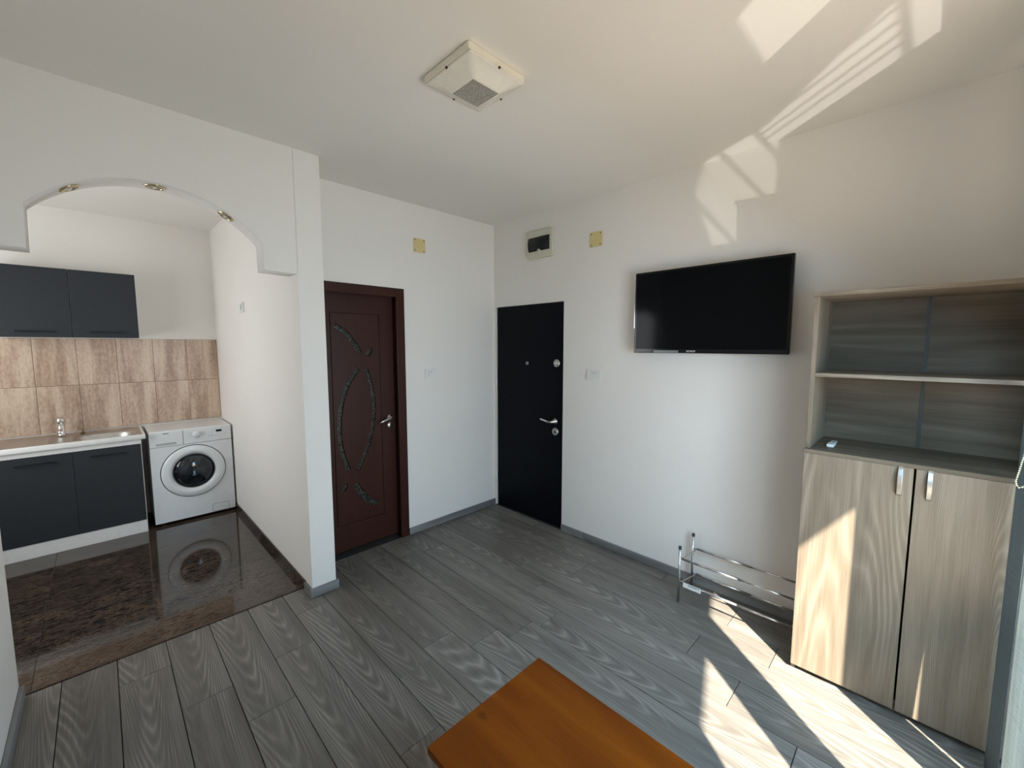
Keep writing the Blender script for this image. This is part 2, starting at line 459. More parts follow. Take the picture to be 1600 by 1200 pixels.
# door threshold floor under the entrance leaf, strip under the interior door
kf = struct('floor_kitchen', B(XK - 0.1, XA0 - 0.001, YL - 0.1, YK + 0.02, -0.12, -0.006), M['gap'], 'dark polished marble kitchen floor')
T = 0.60
yt = -3.09
tx = [XK]
x = XA0 - 0.001
xs = []
while x > XK:
    xs.append((max(x - 1.2, XK), x)); x -= 1.2
ys = [(YL, yt), (yt, yt + 1.198)]
for xa, xb in xs:
    for ya, yb in ys:
        obj('tile', B(xa + 0.0008, xb - 0.0008, ya + 0.0008, yb - 0.0008, -0.006, 0.003, 0.0008, 1), M['marble'], kf, loc=(xa, ya, 0))
struct('trim_1', B(XA0 - 0.012, XA0 + 0.001, YF, YK, 0.0031, 0.0046, 0.0005, 1), flat('brown_edge_strip', srgb(58, 40, 30), 0.4), 'thin brown edge strip between marble and laminate')

struct('ceiling', B(XK - 0.2, XR + 0.35, YL - 0.2, 0.25, H, H + 0.15), M['ceil'], 'white painted ceiling')

# wall_back (television wall) with the entrance door opening
DX0, DX1, DZ = 0.022, 0.859, 1.972
struct('wall_back', plate([(-0.25, -0.01), (XR + 0.3, -0.01), (XR + 0.3, H), (-0.25, H)], [[(DX0, -0.0095), (DX1, -0.0095), (DX1, DZ), (DX0, DZ)]], 0.2, lambda u, v, w: (u, w, v)), M['wall'], 'white wall carrying the television and the entrance door')
# wall_left (brown door wall), x = 0
WY0, WY1, WZ = -1.70, -1.032, 2.018
struct('wall_left', plate([(-1.75, -0.01), (0.02, -0.01), (0.02, H), (-1.75, H)], [[(WY0, -0.0095), (WY1, -0.0095), (WY1, WZ), (WY0, WZ)]], 0.13, lambda u, v, w: (-w, u, v)), M['wall'], 'white wall with the brown interior door')
# dividing wall between kitchen and brown door
struct('wall_kitchen_right', B(XK - 0.1, XA1, YK, -1.743, -0.01, H), M['wall'], 'white wall between kitchen and interior door, its end faces the room')
struct('wall_kitchen_back', B(XK - 0.15, XK, YL - 0.15, YK + 0.05, -0.01, H), M['wall'], 'white kitchen back wall above the worktop')
# kitchen window wall
KWX0, KWX1, KWZ0, KWZ1 = -1.60, -0.20, 0.92, 2.22
struct('wall_kitchen_left', plate([(XK - 0.1, -0.01), (XA1, -0.01), (XA1, H), (XK - 0.1, H)], [[(KWX0, KWZ0), (KWX1, KWZ0), (KWX1, KWZ1), (KWX0, KWZ1)]], 0.15, lambda u, v, w: (u, YL - w, v)), M['wall'], 'white kitchen window wall')
# arch wall
CY, CZ, CR = -2.513, 1.807, 0.580
arc = []
a0 = math.atan2(2.178 - CZ, -2.067 - CY); a1 = math.atan2(2.195 - CZ, -2.947 - CY)
for i in range(41):
    a = a0 + (a1 - a0) * i / 40
    arc.append((CY + CR * math.cos(a), CZ + CR * math.sin(a)))
outer = [(YK + 0.001, H), (YK + 0.001, 2.030), (-2.066, 2.030)] + arc + [(-2.949, 2.010), (YL, 2.010), (YL, H)]
o = struct('wall_arch', plate(outer, [], XA1 - XA0, lambda u, v, w: (XA0 + w, u, v)), M['wall'], 'white arched wall with stepped corners over the kitchen opening')
struct('wall_front', B(XA0, XR + 0.3, YF - 0.15, YF, -0.01, H), M['wall'], 'white wall beside the camera')
struct('wall_front_return', B(XA0, XA1, YL, YF - 0.15, -0.01, 2.01), M['wall'])
# balcony wall with two glazed openings
RB = [(-0.712, 0.05), (-0.712, 2.13), (-1.368, 2.13), (-1.368, 0.05)]
RC = [(-1.560, 0.05), (-1.560, 2.13), (-1.925, 2.13), (-1.925, 0.05)]
struct('wall_right', plate([(YF - 0.1, -0.01), (0.1, -0.01), (0.1, H), (YF - 0.1, H)], [RB, RC], 0.06, lambda u, v, w: (XR + w, u, v)), M['wall'], 'white balcony wall')
def window(name, label, bars, glass=None):
    w = struct(name, bars, M['white'], label)
    return w
bm = bmesh.new()
for (ya, yb) in ((-1.368, -1.335), (-0.745 + 0.033, -0.712)):
    if yb - ya > 0.001: box(bm, XR + 0.012, XR + 0.05, ya, yb, 0.05, 2.13)
box(bm, XR + 0.012, XR + 0.05, -1.368, -0.712, 0.05, 0.10); box(bm, XR + 0.012, XR + 0.05, -1.368, -0.712, 2.10, 2.13)
struct('window_1', bm, M['white'], 'white balcony door frame')
# balcony slab above the window; bars added in front shape the upward glint
struct('trim_2', plate([(XR + 0.06, 0.6), (4.283, 0.6), (4.283, -1.825), (4.609, -2.868), (4.95, -3.95), (XR + 0.06, -3.95)], [], 0.16, lambda u, v, w: (u, v, 2.74 + w)), M['greywall'], 'underside of the balcony above')
glint_bars = bmesh.new()
for z in (0.69, -0.02, -0.28, -0.66):
    box(glint_bars, 4.43, 4.45, -4.0, 0.6, z - 0.009, z + 0.009)
for y in (-1.835, -1.905, -1.985, -2.06): box(glint_bars, 4.436, 4.444, y - 0.006, y + 0.006, 0.0, 0.69)
for y in (-3.9, 0.5): box(glint_bars, 4.42, 4.46, y - 0.02, y + 0.02, -1.0, 0.69)
struct('trim_3', glint_bars, M['greywall'], 'unseen bars added outside to shape the glint')
glint_mask = [(-2.6, -3), (-2.6, 1.40), (-1.45, 1.44), (-1.45, 2.15), (-1.36, 2.15), (-1.30, 1.80), (-1.17, 1.30), (-1.24, 0.95), (-1.30, 0.60), (-1.19, 0.40), (-1.07, 0.48), (-1.07, 0.80), (-1.09, 0.84), (-0.935, 1.0), (0.2, 1.0), (0.2, -3)]  # stepped outline added to cut the glint into its patches
struct('trim_9', plate([(a - 0.826, b - 1.313) for a, b in glint_mask], [], 0.03, lambda u, v, w: (4.47 + w, u, v)), M['greywall'], 'unseen stepped panel added outside to shape the glint')
kb = bmesh.new()
for xa, xb in ((KWX0, KWX0 + 0.06), (-0.93, -0.87), (KWX1 - 0.06, KWX1)): box(kb, xa, xb, YL - 0.10, YL - 0.05, KWZ0, KWZ1)
for za, zb in ((KWZ0, KWZ0 + 0.06), (KWZ1 - 0.06, KWZ1)): box(kb, KWX0 + 0.06, KWX1 - 0.06, YL - 0.10, YL - 0.05, za, zb)
struct('window_2', kb, M['white'], 'white kitchen window frame')
# unseen partition and slab added to keep the sun off the kitchen window
struct('trim_4', B(0.30, 0.45, -5.6, YL - 0.16, -0.1, 3.0), M['greywall'])
struct('trim_5', B(-2.4, 0.45, -5.6, YL - 0.16, 2.75, 2.9), M['greywall'])

# skirtings
def skirting(name, runs, label):
    """runs: boxes (x0,x1,y0,y1,mat)"""
    root = None
    for i, (x0, x1, y0, y1, mt) in enumerate(runs):
        b = B(x0, x1, y0, y1, 0.0005, 0.058, 0.004, 2)
        if root is None: root = struct(name, b, mt, label, loc=(x0, y0, 0))
        else: obj('skirting_length', b, mt, root, loc=(x0, y0, 0))
    return root
sk, sky = M['skirt'], M['skirt_y']
bb = skirting('baseboard_back', [(DX1 + 0.003, 1.10, -0.016, -0.0005, sk), (1.101, 2.628, -0.016, -0.0005, sk), (3.40, XR - 0.001, -0.016, -0.0005, sk)], 'grey oak skirting below the television wall')
skirting('baseboard_left', [(0.0005, 0.016, -0.989, -0.0006, sky)], 'grey oak skirting beside the interior door')
skirting('baseboard_arch', [(XA1 + 0.0005, XA1 + 0.016, YK - 0.016, -1.727, sky), (0.225, XA1 + 0.0004, YK - 0.016, YK - 0.0005, sk), (0.02, XA1 + 0.0004, -1.7425, -1.727, sk)], 'grey oak skirting wrapped round the end of the dividing wall')
skirting('baseboard_front', [(0.20, XR - 0.001, YF + 0.0005, YF + 0.018, sk)], 'grey oak skirting of the wall beside the camera')
struct('baseboard_kitchen', B(XK + 0.001, 0.2245, YK - 0.010, YK - 0.0005, 0.0035, 0.062, 0.001, 1), M['marble'], 'dark marble skirting of the kitchen wall')

# backsplash tiles, parts of the kitchen back wall
kw = bpy.data.objects['wall_kitchen_back']
cols = [YK - 0.004 - 0.2505 * i for i in range(9)]
for a, b in zip(cols[:-1], cols[1:]):
    for z0, z1 in ((0.862, 1.262), (1.2625, 1.662)):
        obj('tile', B(XK + 0.0005, XK + 0.009, b + 0.0011, a - 0.0011, z0 + 0.0011, z1 - 0.0011, 0.0012, 1), M['travertine'], kw, loc=(XK, b, z0))
obj('grout', B(XK + 0.0002, XK + 0.005, cols[-1], cols[0], 0.862, 1.662), flat('brown_grout', srgb(120, 98, 78), 0.8), kw)

# ------------------------------------------------------------------ brown interior door (door_1)
d1 = bpy.data.objects.new('door_1', None); COL.objects.link(d1); d1.location = (0, -1.36, 0); WORLD['door_1'] = Vector((0, -1.36, 0))
d1['kind'] = 'structure'; d1['label'] = 'dark brown interior door with curved glitter inlays'
DB = M['door_brown']
# frame: casings and lining
obj('casing', B(0.0006, 0.014, -1.066, -0.991, 0.0005, 2.055, 0.004, 2), DB, d1)
obj('casing', B(0.0006, 0.014, -1.7425, -1.672, 0.0005, 2.055, 0.004, 2), DB, d1)
obj('casing', B(0.0006, 0.014, -1.671, -1.067, 1.984, 2.055, 0.004, 2), DB, d1)
bm = bmesh.new(); box(bm, -0.128, 0.0, -1.052, -1.033, 0.001, 2.0); box(bm, -0.128, 0.0, -1.699, -1.686, 0.001, 2.0); box(bm, -0.128, 0.0, -1.685, -1.053, 2.0, 2.017)
obj('door_lining', bm, DB, d1)
bm = bmesh.new(); box(bm, -0.128, -0.105, -1.068, -1.053, 0.001, 1.999); box(bm, -0.128, -0.105, -1.685, -1.672, 0.001, 1.999); box(bm, -0.128, -0.105, -1.671, -1.069, 1.985, 1.999)
obj('door_stop', bm, DB, d1)
XL = -0.058         # leaf face
LY0, LY1, LZ0, LZ1 = -1.683, -1.056, 0.022, 1.996
def catmull(pts, n=8, closed=False):
    P = [Vector((p[0], p[1], 0)) for p in pts]; out = []
    N = len(P); rng = range(N if closed else N - 1)
    for i in rng:
        p0 = P[(i - 1) % N] if closed or i > 0 else P[0]; p1 = P[i]; p2 = P[(i + 1) % N]
        p3 = P[(i + 2) % N] if closed or i + 2 < N else P[-1]
        for k in range(n):
            t = k / n
            q = 0.5 * ((2 * p1) + (-p0 + p2) * t + (2 * p0 - 5 * p1 + 4 * p2 - p3) * t * t + (-p0 + 3 * p1 - 3 * p2 + p3) * t ** 3)
            out.append((q.x, q.y))
    if not closed: out.append((P[-1].x, P[-1].y))
    return out
def crescent(center, w0, w1):
    """closed outline round a centre line, width w0 at ends, w1 in the middle"""
    c = catmull(center, 6); n = len(c); L, R = [], []
    for i in range(n):
        a = Vector(c[max(i - 1, 0)]); b = Vector(c[min(i + 1, n - 1)])
        t = (b - a).normalized(); nn = Vector((-t.y, t.x))
        w = (w0 + (w1 - w0) * math.sin(PI * i / (n - 1))) / 2
        p = Vector(c[i]); L.append(tuple(p + nn * w)); R.append(tuple(p - nn * w))
    return L + R[::-1]
inl = [
    crescent([(-1.532, 1.752), (-1.462, 1.706), (-1.396, 1.634), (-1.340, 1.545)], 0.040, 0.046),
    crescent([(-1.362, 1.432), (-1.455, 1.290), (-1.505, 1.130), (-1.523, 0.970), (-1.508, 0.805), (-1.457, 0.640)], 0.040, 0.042),
    crescent([(-1.295, 1.425), (-1.254, 1.265), (-1.240, 1.105), (-1.262, 0.940), (-1.312, 0.785), (-1.388, 0.632)], 0.036, 0.036),
    crescent([(-1.412, 0.530), (-1.352, 0.420), (-1.238, 0.322)], 0.052, 0.056),
    catmull([(-1.238, 1.590), (-1.262, 1.585), (-1.292, 1.550), (-1.292, 1.522), (-1.268, 1.520), (-1.240, 1.552)], 4, True),
    catmull([(-1.478, 0.556), (-1.505, 0.545), (-1.530, 0.510), (-1.520, 0.480), (-1.492, 0.490), (-1.472, 0.522)], 4, True),
]
def lx(u, v, w): return (XL - 0.012 + w, u, v)
gr = 0.0045
leaf_rect = [(LY0, LZ0), (LY1, LZ0), (LY1, LZ1), (LY0, LZ1)]
pr = (-1.562, -1.178, 0.225, 1.845)
hole = [(pr[0], pr[2]), (pr[1], pr[2]), (pr[1], pr[3]), (pr[0], pr[3])]
leaf = obj('door_leaf', plate(leaf_rect, [hole], 0.012, lx), DB, d1, bevel=0.0012)
obj('raised_panel', plate([(pr[0] + gr, pr[2] + gr), (pr[1] - gr, pr[2] + gr), (pr[1] - gr, pr[3] - gr), (pr[0] + gr, pr[3] - gr)], inl, 0.012, lx), DB, leaf, bevel=0.003)
obj('core', B(XL - 0.040, XL - 0.0125, LY0, LY1, LZ0, LZ1), DB, leaf)
def offset_loop(lp, d):
    c = Vector((sum(p[0] for p in lp) / len(lp), sum(p[1] for p in lp) / len(lp))); n = len(lp); out = []
    for i in range(n):
        a = Vector(lp[i - 1]); b = Vector(lp[(i + 1) % n]); t = (b - a)
        if t.length < 1e-9: out.append(lp[i]); continue
        t.normalize(); out.append((lp[i][0] + t.y * d, lp[i][1] - t.x * d))
    return out
for lp in inl:
    obj('glass_inlay', plate(lp, [], 0.003, lambda u, v, w: (XL - 0.0120 + w, u, v)), M['glitter'], leaf)
    bm = tube(bmesh.new(), [(XL - 0.003, p[0], p[1]) for p in lp], 0.0042, 6, True)
    obj('moulding', bm, DB, leaf)
hd = obj('door_handle', lathe(bmesh.new(), [(0, 0), (0.025, 0), (0.026, 0.004), (0.024, 0.009), (0.012, 0.011), (0.010, 0.045), (0, 0.045)], (XL, -1.108, 1.018), (1, 0, 0)), M['nickel'], d1)
obj('lever', tube(bmesh.new(), [(XL + 0.040, -1.104, 1.020), (XL + 0.046, -1.125, 1.018), (XL + 0.050, -1.160, 1.011), (XL + 0.048, -1.200, 0.998), (XL + 0.044, -1.218, 0.990)], [0.009, 0.009, 0.008, 0.008, 0.007], 10), M['nickel'], hd)
ke = obj('key_rosette', lathe(bmesh.new(), [(0, 0), (0.025, 0), (0.026, 0.004), (0.024, 0.008), (0, 0.009)], (XL, -1.109, 0.954), (1, 0, 0)), M['nickel'], d1)
obj('keyhole', B(XL + 0.0085, XL + 0.0098, -1.113, -1.105, 0.940, 0.966), M['gap'], ke)
struct('trim_6', B(-0.128, -0.001, -1.684, -1.053, -0.0085, 0.0008), M['gap'], 'dark strip for the shade under the interior door')  # shade of the door gap put in as a dark strip
struct('trim_7', B(-0.9, -0.14, -1.69, -1.0, 0, 2.1), M['gap'])

# ------------------------------------------------------------------ entrance door (door_2)
struct('trim_8', B(DX0 + 0.001, DX1 - 0.001, -0.0019, 0.09, -0.0088, 0.0012), M['gap'], 'dark threshold under the entrance door')
d2 = bpy.data.objects.new('door_2', None); COL.objects.link(d2); d2.location = (0.44, 0.03, 0); WORLD['door_2'] = Vector((0.44, 0.03, 0))
d2['kind'] = 'structure'; d2['label'] = 'black steel entrance door flush in the wall'
BK = M['door_black']
YD = 0.016
obj('door_leaf', B(DX0 + 0.010, DX1 - 0.006, YD, YD + 0.06, 0.004, DZ - 0.006, 0.003, 2), BK, d2)
bm = bmesh.new(); box(bm, DX0 + 0.0005, DX0 + 0.009, YD + 0.012, YD + 0.07, 0.001, DZ - 0.001); box(bm, DX1 - 0.005, DX1 - 0.0005, YD + 0.004, YD + 0.07, 0.001, DZ - 0.001); box(bm, DX0 + 0.009, DX1 - 0.005, YD + 0.004, YD + 0.07, DZ - 0.0055, DZ - 0.001)
obj('door_frame', bm, M['black'], d2)
for z in (1.86, 1.33, 1.23, 0.30):
    obj('hinge', cyl(bmesh.new(), (DX0 + 0.004, 0.006, z - 0.055), (DX0 + 0.004, 0.006, z + 0.055), 0.0065, 10, 0.001), M['pale_plastic'], d2)
def rosette(name, x, z, r, lab=None):
    o = obj(name, lathe(bmesh.new(), [(0, 0), (r, 0), (r, 0.004), (r * 0.92, 0.009), (r * 0.72, 0.010), (r * 0.66, 0.0075), (r * 0.55, 0.0075), (r * 0.5, 0.010), (0, 0.011)], (x, YD, z), (0, -1, 0)), M['nickel'], d2)
    return o
o = rosette('lock_rosette', 0.778, 1.452, 0.034)
obj('thumb_turn', B(0.772, 0.784, YD - 0.030, YD - 0.010, 1.438, 1.466, 0.004, 2), M['nickel'], o)
o = rosette('lock_rosette', 0.770, 0.856, 0.034)
obj('cylinder_core', cyl(bmesh.new(), (0.770, YD - 0.010, 0.856), (0.770, YD - 0.013, 0.856), 0.009), M['black'], o)
o = obj('peephole', lathe(bmesh.new(), [(0, 0), (0.015, 0), (0.014, 0.006), (0.008, 0.008), (0.007, 0.005), (0, 0.005)], (0.431, YD, 1.442), (0, -1, 0)), M['nickel'], d2)
obj('lens', lathe(bmesh.new(), [(0.0068, 0.0055), (0, 0.0065)], (0.431, YD, 1.442), (0, -1, 0)), M['black'], o)
o = obj('door_handle', lathe(bmesh.new(), [(0, 0), (0.025, 0), (0.025, 0.004), (0.022, 0.009), (0.011, 0.011), (0.011, 0.045), (0, 0.045)], (0.766, YD, 0.946), (0, -1, 0)), M['nickel'], d2)
obj('lever', tube(bmesh.new(), [(0.768, YD - 0.040, 0.946), (0.740, YD - 0.046, 0.940), (0.715, YD - 0.048, 0.944), (0.640, YD - 0.048, 0.957), (0.632, YD - 0.046, 0.958)], [0.010, 0.010, 0.009, 0.0095, 0.007], 10), M['chrome'], o)

# ------------------------------------------------------------------ television
TX0, TX1, TZ0, TZ1, TY = 1.551, 2.482, 1.554, 2.100, -0.085
tv = thing('television', 'large black flat screen television hung on the white wall', 'television', ((TX0 + TX1) / 2, -0.04, TZ0))
ob = obj('housing', B(TX0, TX1, TY, TY + 0.030, TZ0, TZ1, 0.004, 2), M['bezel'], tv)
obj('rear_housing', B(TX0 + 0.14, TX1 - 0.14, TY + 0.030, TY + 0.055, TZ0 + 0.05, TZ1 - 0.14, 0.008, 2), M['black'], tv)
obj('wall_bracket', B((TX0 + TX1) / 2 - 0.14, (TX0 + TX1) / 2 + 0.14, TY + 0.055, -0.0006, 1.72, 1.94, 0.003, 1), M['black'], tv)
obj('screen', B(TX0 + 0.014, TX1 - 0.014, TY - 0.0006, TY + 0.004, TZ0 + 0.026, TZ1 - 0.014), M['screen'], tv)
obj('lettering', text_mesh('SONY', 0.0165, lambda u, v, w: (1.950 + u * 1.35, TY - 0.0004 - w, TZ0 + 0.0125 + v)), M['tvlogo'], tv)['label'] = 'silver SONY lettering'
obj('painted_reflection', B(1.70, 1.868, TY - 0.0012, TY + 0.002, TZ0 + 0.003, TZ0 + 0.018, 0.0005, 1), flat('reflection_grey', (0.16, 0.18, 0.17, 1), 0.2), tv)  # reflection in the glossy bezel painted as a grey bar
obj('rim', B(TX0 - 0.0016, TX0 + 0.001, TY - 0.001, TY + 0.028, TZ0 + 0.17, TZ1 - 0.14, 0.0006, 1), M['chrome'], tv)

# ------------------------------------------------------------------ fuse box, covers, switches, socket
fb = thing('fuse_box', 'white fuse box with a dark smoked window above the black entrance door', 'fuse box', (0.603, 0, 2.355))
obj('box_body', plate(rrect(0.463, 0.741, 2.355, 2.582, 0.012), [[(0.482, 2.414), (0.718, 2.414), (0.718, 2.534), (0.482, 2.534)]], 0.026, lambda u, v, w: (u, -0.0005 - w, v)), M['boxplastic'], fb, bevel=0.004)
prof = []
bm = bmesh.new(); n = 10; ra = []; rb_ = []
for i in range(n + 1):
    t = i / n; z = 2.415 + 0.118 * t; y = -0.024 - 0.016 * math.sin(PI * t) ** 0.6
    ra.append(bm.verts.new((0.4825, y, z))); rb_.append(bm.verts.new((0.7175, y, z)))
for i in range(n):
    f = bm.faces.new((ra[i], rb_[i], rb_[i + 1], ra[i + 1])); f.smooth = True
bm.faces.new(ra); bm.faces.new(rb_)
bm.faces.new((ra[0], ra[n], rb_[n], rb_[0]))
win = obj('cover_window', bm, M['smoke'], fb)
for i in range(6):
    obj('breaker', B(0.525 + i * 0.024, 0.547 + i * 0.024, -0.0385, -0.030, 2.455, 2.495, 0.002, 1), flat('dark_breaker_%d' % i, srgb(46, 50, 56), 0.4) if i == 0 else bpy.data.materials['dark_breaker_0'], fb)
obj('latch', lathe(bmesh.new(), [(0, 0), (0.020, 0), (0.019, 0.006), (0, 0.007)], (0.602, -0.0265, 2.412), (0, -1, 0), 20), M['boxplastic'], fb)

def cover(face, a, z, label):
    """square junction cover, four screws. face 'y': on the TV wall at x=a; 'x': on the door wall at y=a"""
    P = (lambda u, v, w: (a + u, -0.0005 - w, z + v)) if face == 'y' else (lambda u, v, w: (0.0005 + w, a + u, z + v))
    c = thing('junction_cover', label, 'cover plate', P(0, -0.056, 0), 'yellowed junction box covers')
    obj('cover_plate', plate(rrect(-0.055, 0.055, -0.055, 0.055, 0.004), [], 0.007, P), M['cream'], c, bevel=0.0015)
    nrm = (0, -1, 0) if face == 'y' else (1, 0, 0)
    for u in (-0.041, 0.041):
        for v in (-0.041, 0.041):
            obj('screw', lathe(bmesh.new(), [(0, 0), (0.005, 0), (0.004, 0.002), (0, 0.002)], P(u, v, 0.0071), nrm, 8), M['screw'], c)
cover('y', 1.165, 2.415, 'yellowed square cover plate on the wall right of the fuse box')
cover('x', -0.834, 2.422, 'yellowed square cover plate on the wall above and right of the brown door')

def switch(face, a, z, w_, h_, label, name='light_switch', cat='light switch', grp='white light switches', k=0, wall=0.0):
    if face == 'y': P = lambda u, v, w: (a + u, wall - 0.0005 - w, z + v)
    else: P = lambda u, v, w: (0.0005 + w, a + u, z + v)
    s = thing(name, label, cat, P(0, -h_ / 2, 0), grp)
    obj('plate', plate(rrect(-w_ / 2, w_ / 2, -h_ / 2, h_ / 2, 0.006), [rrect(-0.022, 0.022, -0.022, 0.022, 0.002)], 0.009, P), M['pale_plastic'], s, bevel=0.002)
    return s, P
s, P = switch('x', -0.745, 1.365, 0.117, 0.082, 'white light switch on the wall right of the brown door')
obj('rocker', plate(rrect(-0.0205, 0.0205, -0.0205, 0.0205, 0.002), [], 0.011, P), M['pale_plastic'], s, bevel=0.0015)
obj('indicator', plate(rrect(-0.004, 0.004, 0.004, 0.012, 0.001), [], 0.0004, lambda u, v, w: P(u, v, w + 0.011)), M['appliance_grey'], s)
s, P = switch('y', 1.166, 1.368, 0.128, 0.084, 'white light switch on the wall between black door and television')
obj('rocker', plate(rrect(-0.0205, 0.0205, -0.0205, 0.0205, 0.002), [], 0.012, P), M['pale_plastic'], s, bevel=0.0015)
s, P = switch('y', -1.028, 1.918, 0.135, 0.082, 'small white wall socket high on the kitchen side wall', 'wall_socket', 'socket', None, wall=YK)
obj('socket_face', plate(rrect(-0.0212, 0.0212, -0.0212, 0.0212, 0.002), [], 0.006, P), M['appliance_grey'], s)
for u in (-0.0095, 0.0095):
    obj('socket_hole', lathe(bmesh.new(), [(0, 0), (0.0025, 0), (0, 0.0004)], P(u, 0, 0.0061), (0, -1, 0), 8), M['gap'], s)

# ------------------------------------------------------------------ ceiling lamp
cl = thing('ceiling_lamp', 'square ceiling lamp with opal shade and prismatic centre', 'lamp', (1.585, -1.558, H))
obj('base_plate', B(1.433, 1.735, -1.710, -1.406, H - 0.036, H - 0.0006, 0.006, 2), M['lampwhite'], cl)
bm = bmesh.new()
def ring(cx, cy, hw, z, r, n=6): return [bm.verts.new((p[0], p[1], z)) for p in rrect(cx - hw, cx + hw, cy - hw, cy + hw, r, n)]
lv = [ring(1.597, -1.563, 0.143, 2.7065, 0.006), ring(1.597, -1.563, 0.1465, 2.704, 0.007), ring(1.597, -1.563, 0.1455, 2.700, 0.008), ring(1.597, -1.563, 0.140, 2.699, 0.012), ring(1.599, -1.565, 0.110, 2.684, 0.028), ring(1.601, -1.566, 0.085, 2.668, 0.020), ring(1.602, -1.567, 0.074, 2.661, 0.006), ring(1.602, -1.567, 0.0685, 2.660, 0.002)]
for a, b in zip(lv[:-1], lv[1:]):
    for i in range(len(a)):
        f = bm.faces.new((a[i], a[(i + 1) % len(a)], b[(i + 1) % len(b)], b[i])); f.smooth = True
bm.faces.new(lv[0])
sh = obj('lamp_shade', bm, M['opal'], cl)
obj('prismatic_panel', B(1.602 - 0.0682, 1.602 + 0.0682, -1.567 - 0.0682, -1.567 + 0.0682, 2.6592, 2.668), M['prism'], sh)
for u, v in ((1, 0), (-1, 0), (0, 1), (0, -1)):
    obj('clip_screw', sphere(bmesh.new(), (1.597 + u * 0.149, -1.563 + v * 0.149, 2.7015), 0.006, 1), M['screw'], cl)

# ------------------------------------------------------------------ arch spotlights
def spot(y, label):
    z = CZ + math.sqrt(CR ** 2 - (y - CY) ** 2)
    n = Vector((0, CY - y, CZ - z)).normalized()
    o = Vector((0.267, y, z)) + n * 0.0008
    t = thing('recessed_spotlight', label, 'spotlight', o, 'spotlights in the kitchen arch')
    obj('bezel_ring', lathe(bmesh.new(), [(0.027, 0.0005), (0.040, 0.0), (0.0405, 0.003), (0.036, 0.007), (0.028, 0.008), (0.026, 0.004), (0.027, 0.0005)], o, n, 28), flat('old_gold_%s' % label[:4], (0.62, 0.54, 0.34, 1), 0.18, 1.0), t)
    r = obj('reflector', lathe(bmesh.new(), [(0.0262, 0.0045), (0.012, 0.0012), (0, 0.001)], o, n, 24), M['chrome'], t)
    obj('bulb', sphere(bmesh.new(), o + n * 0.004, 0.008, 2), M['pale_plastic'], t)
spot(-2.810, 'left brass recessed spotlight of the three in the arch')
spot(-2.512, 'middle brass recessed spotlight at the crown of the arch')
spot(-2.222, 'right brass recessed spotlight low on the curve of the arch')

# ------------------------------------------------------------------ storage cabinet
sc_ = thing('storage_cabinet', 'tall taupe oak cabinet with two doors below and open shelves above', 'cabinet', (3.015, -0.20, 0))
CX0, CX1, CB, CT = 2.632, 3.398, 1.118, 1.846
YC = -0.400
OZ, OX = M['oak_z'], M['oak_x']
obj('side_panel', B(CX0 + 0.003, CX0 + 0.019, YC, -0.018, 0.0006, CB - 0.0185, 0.0008, 1), OZ, sc_, loc=(CX0, YC, 0))
obj('side_panel', B(CX1 - 0.019, CX1 - 0.003, YC, -0.018, 0.0006, CB - 0.0185, 0.0008, 1), OZ, sc_, loc=(CX1, YC, 0))
obj('counter_panel', B(CX0, CX1, YC - 0.021, -0.018, CB - 0.018, CB, 0.0008, 1), M['oak_back'], sc_, loc=(CX0, YC, CB))
obj('bottom_panel', B(CX0 + 0.0192, CX1 - 0.0192, YC, -0.03, 0.045, 0.062), OX, sc_)
obj('plinth', B(CX0 + 0.0192, CX1 - 0.0192, YC + 0.018, YC + 0.034, 0.0006, 0.0448), OX, sc_)
obj('upper_side', B(CX0 + 0.003, CX0 + 0.021, YC + 0.004, -0.030, CB + 0.0003, CT - 0.0185, 0.0008, 1), OZ, sc_, loc=(CX0, YC, CB))
obj('upper_side', B(CX1 - 0.021, CX1 - 0.003, YC + 0.004, -0.030, CB + 0.0003, CT - 0.0185, 0.0008, 1), OZ, sc_, loc=(CX1, YC, CB))
obj('top_panel', B(CX0 - 0.004, CX1 + 0.004, YC - 0.004, -0.018, CT - 0.018, CT, 0.0008, 1), OX, sc_, loc=(CX0, YC, CT))
obj('shelf', B(CX0 + 0.0213, CX1 - 0.0213, YC + 0.012, -0.0305, 1.459, 1.477, 0.0008, 1), OX, sc_, loc=(CX0, YC, 1.459))
obj('back_panel', B(CX0 + 0.004, 3.0065, -0.0297, -0.018, CB + 0.0003, CT - 0.0185), M['oak_back'], sc_, loc=(CX0, 0, CB))
obj('back_panel', B(3.0195, CX1 - 0.004, -0.0297, -0.018, CB + 0.0003, CT - 0.0185), M['oak_back'], sc_, loc=(3.02, 0, CB))
obj('joint_strip', B(3.0067, 3.0193, -0.0315, -0.018, CB + 0.0003, CT - 0.0185), M['cabdark'], sc_)
obj('lower_back', B(CX0 + 0.0192, CX1 - 0.0192, -0.0297, -0.018, 0.0622, CB - 0.0185), M['oak_back'], sc_)
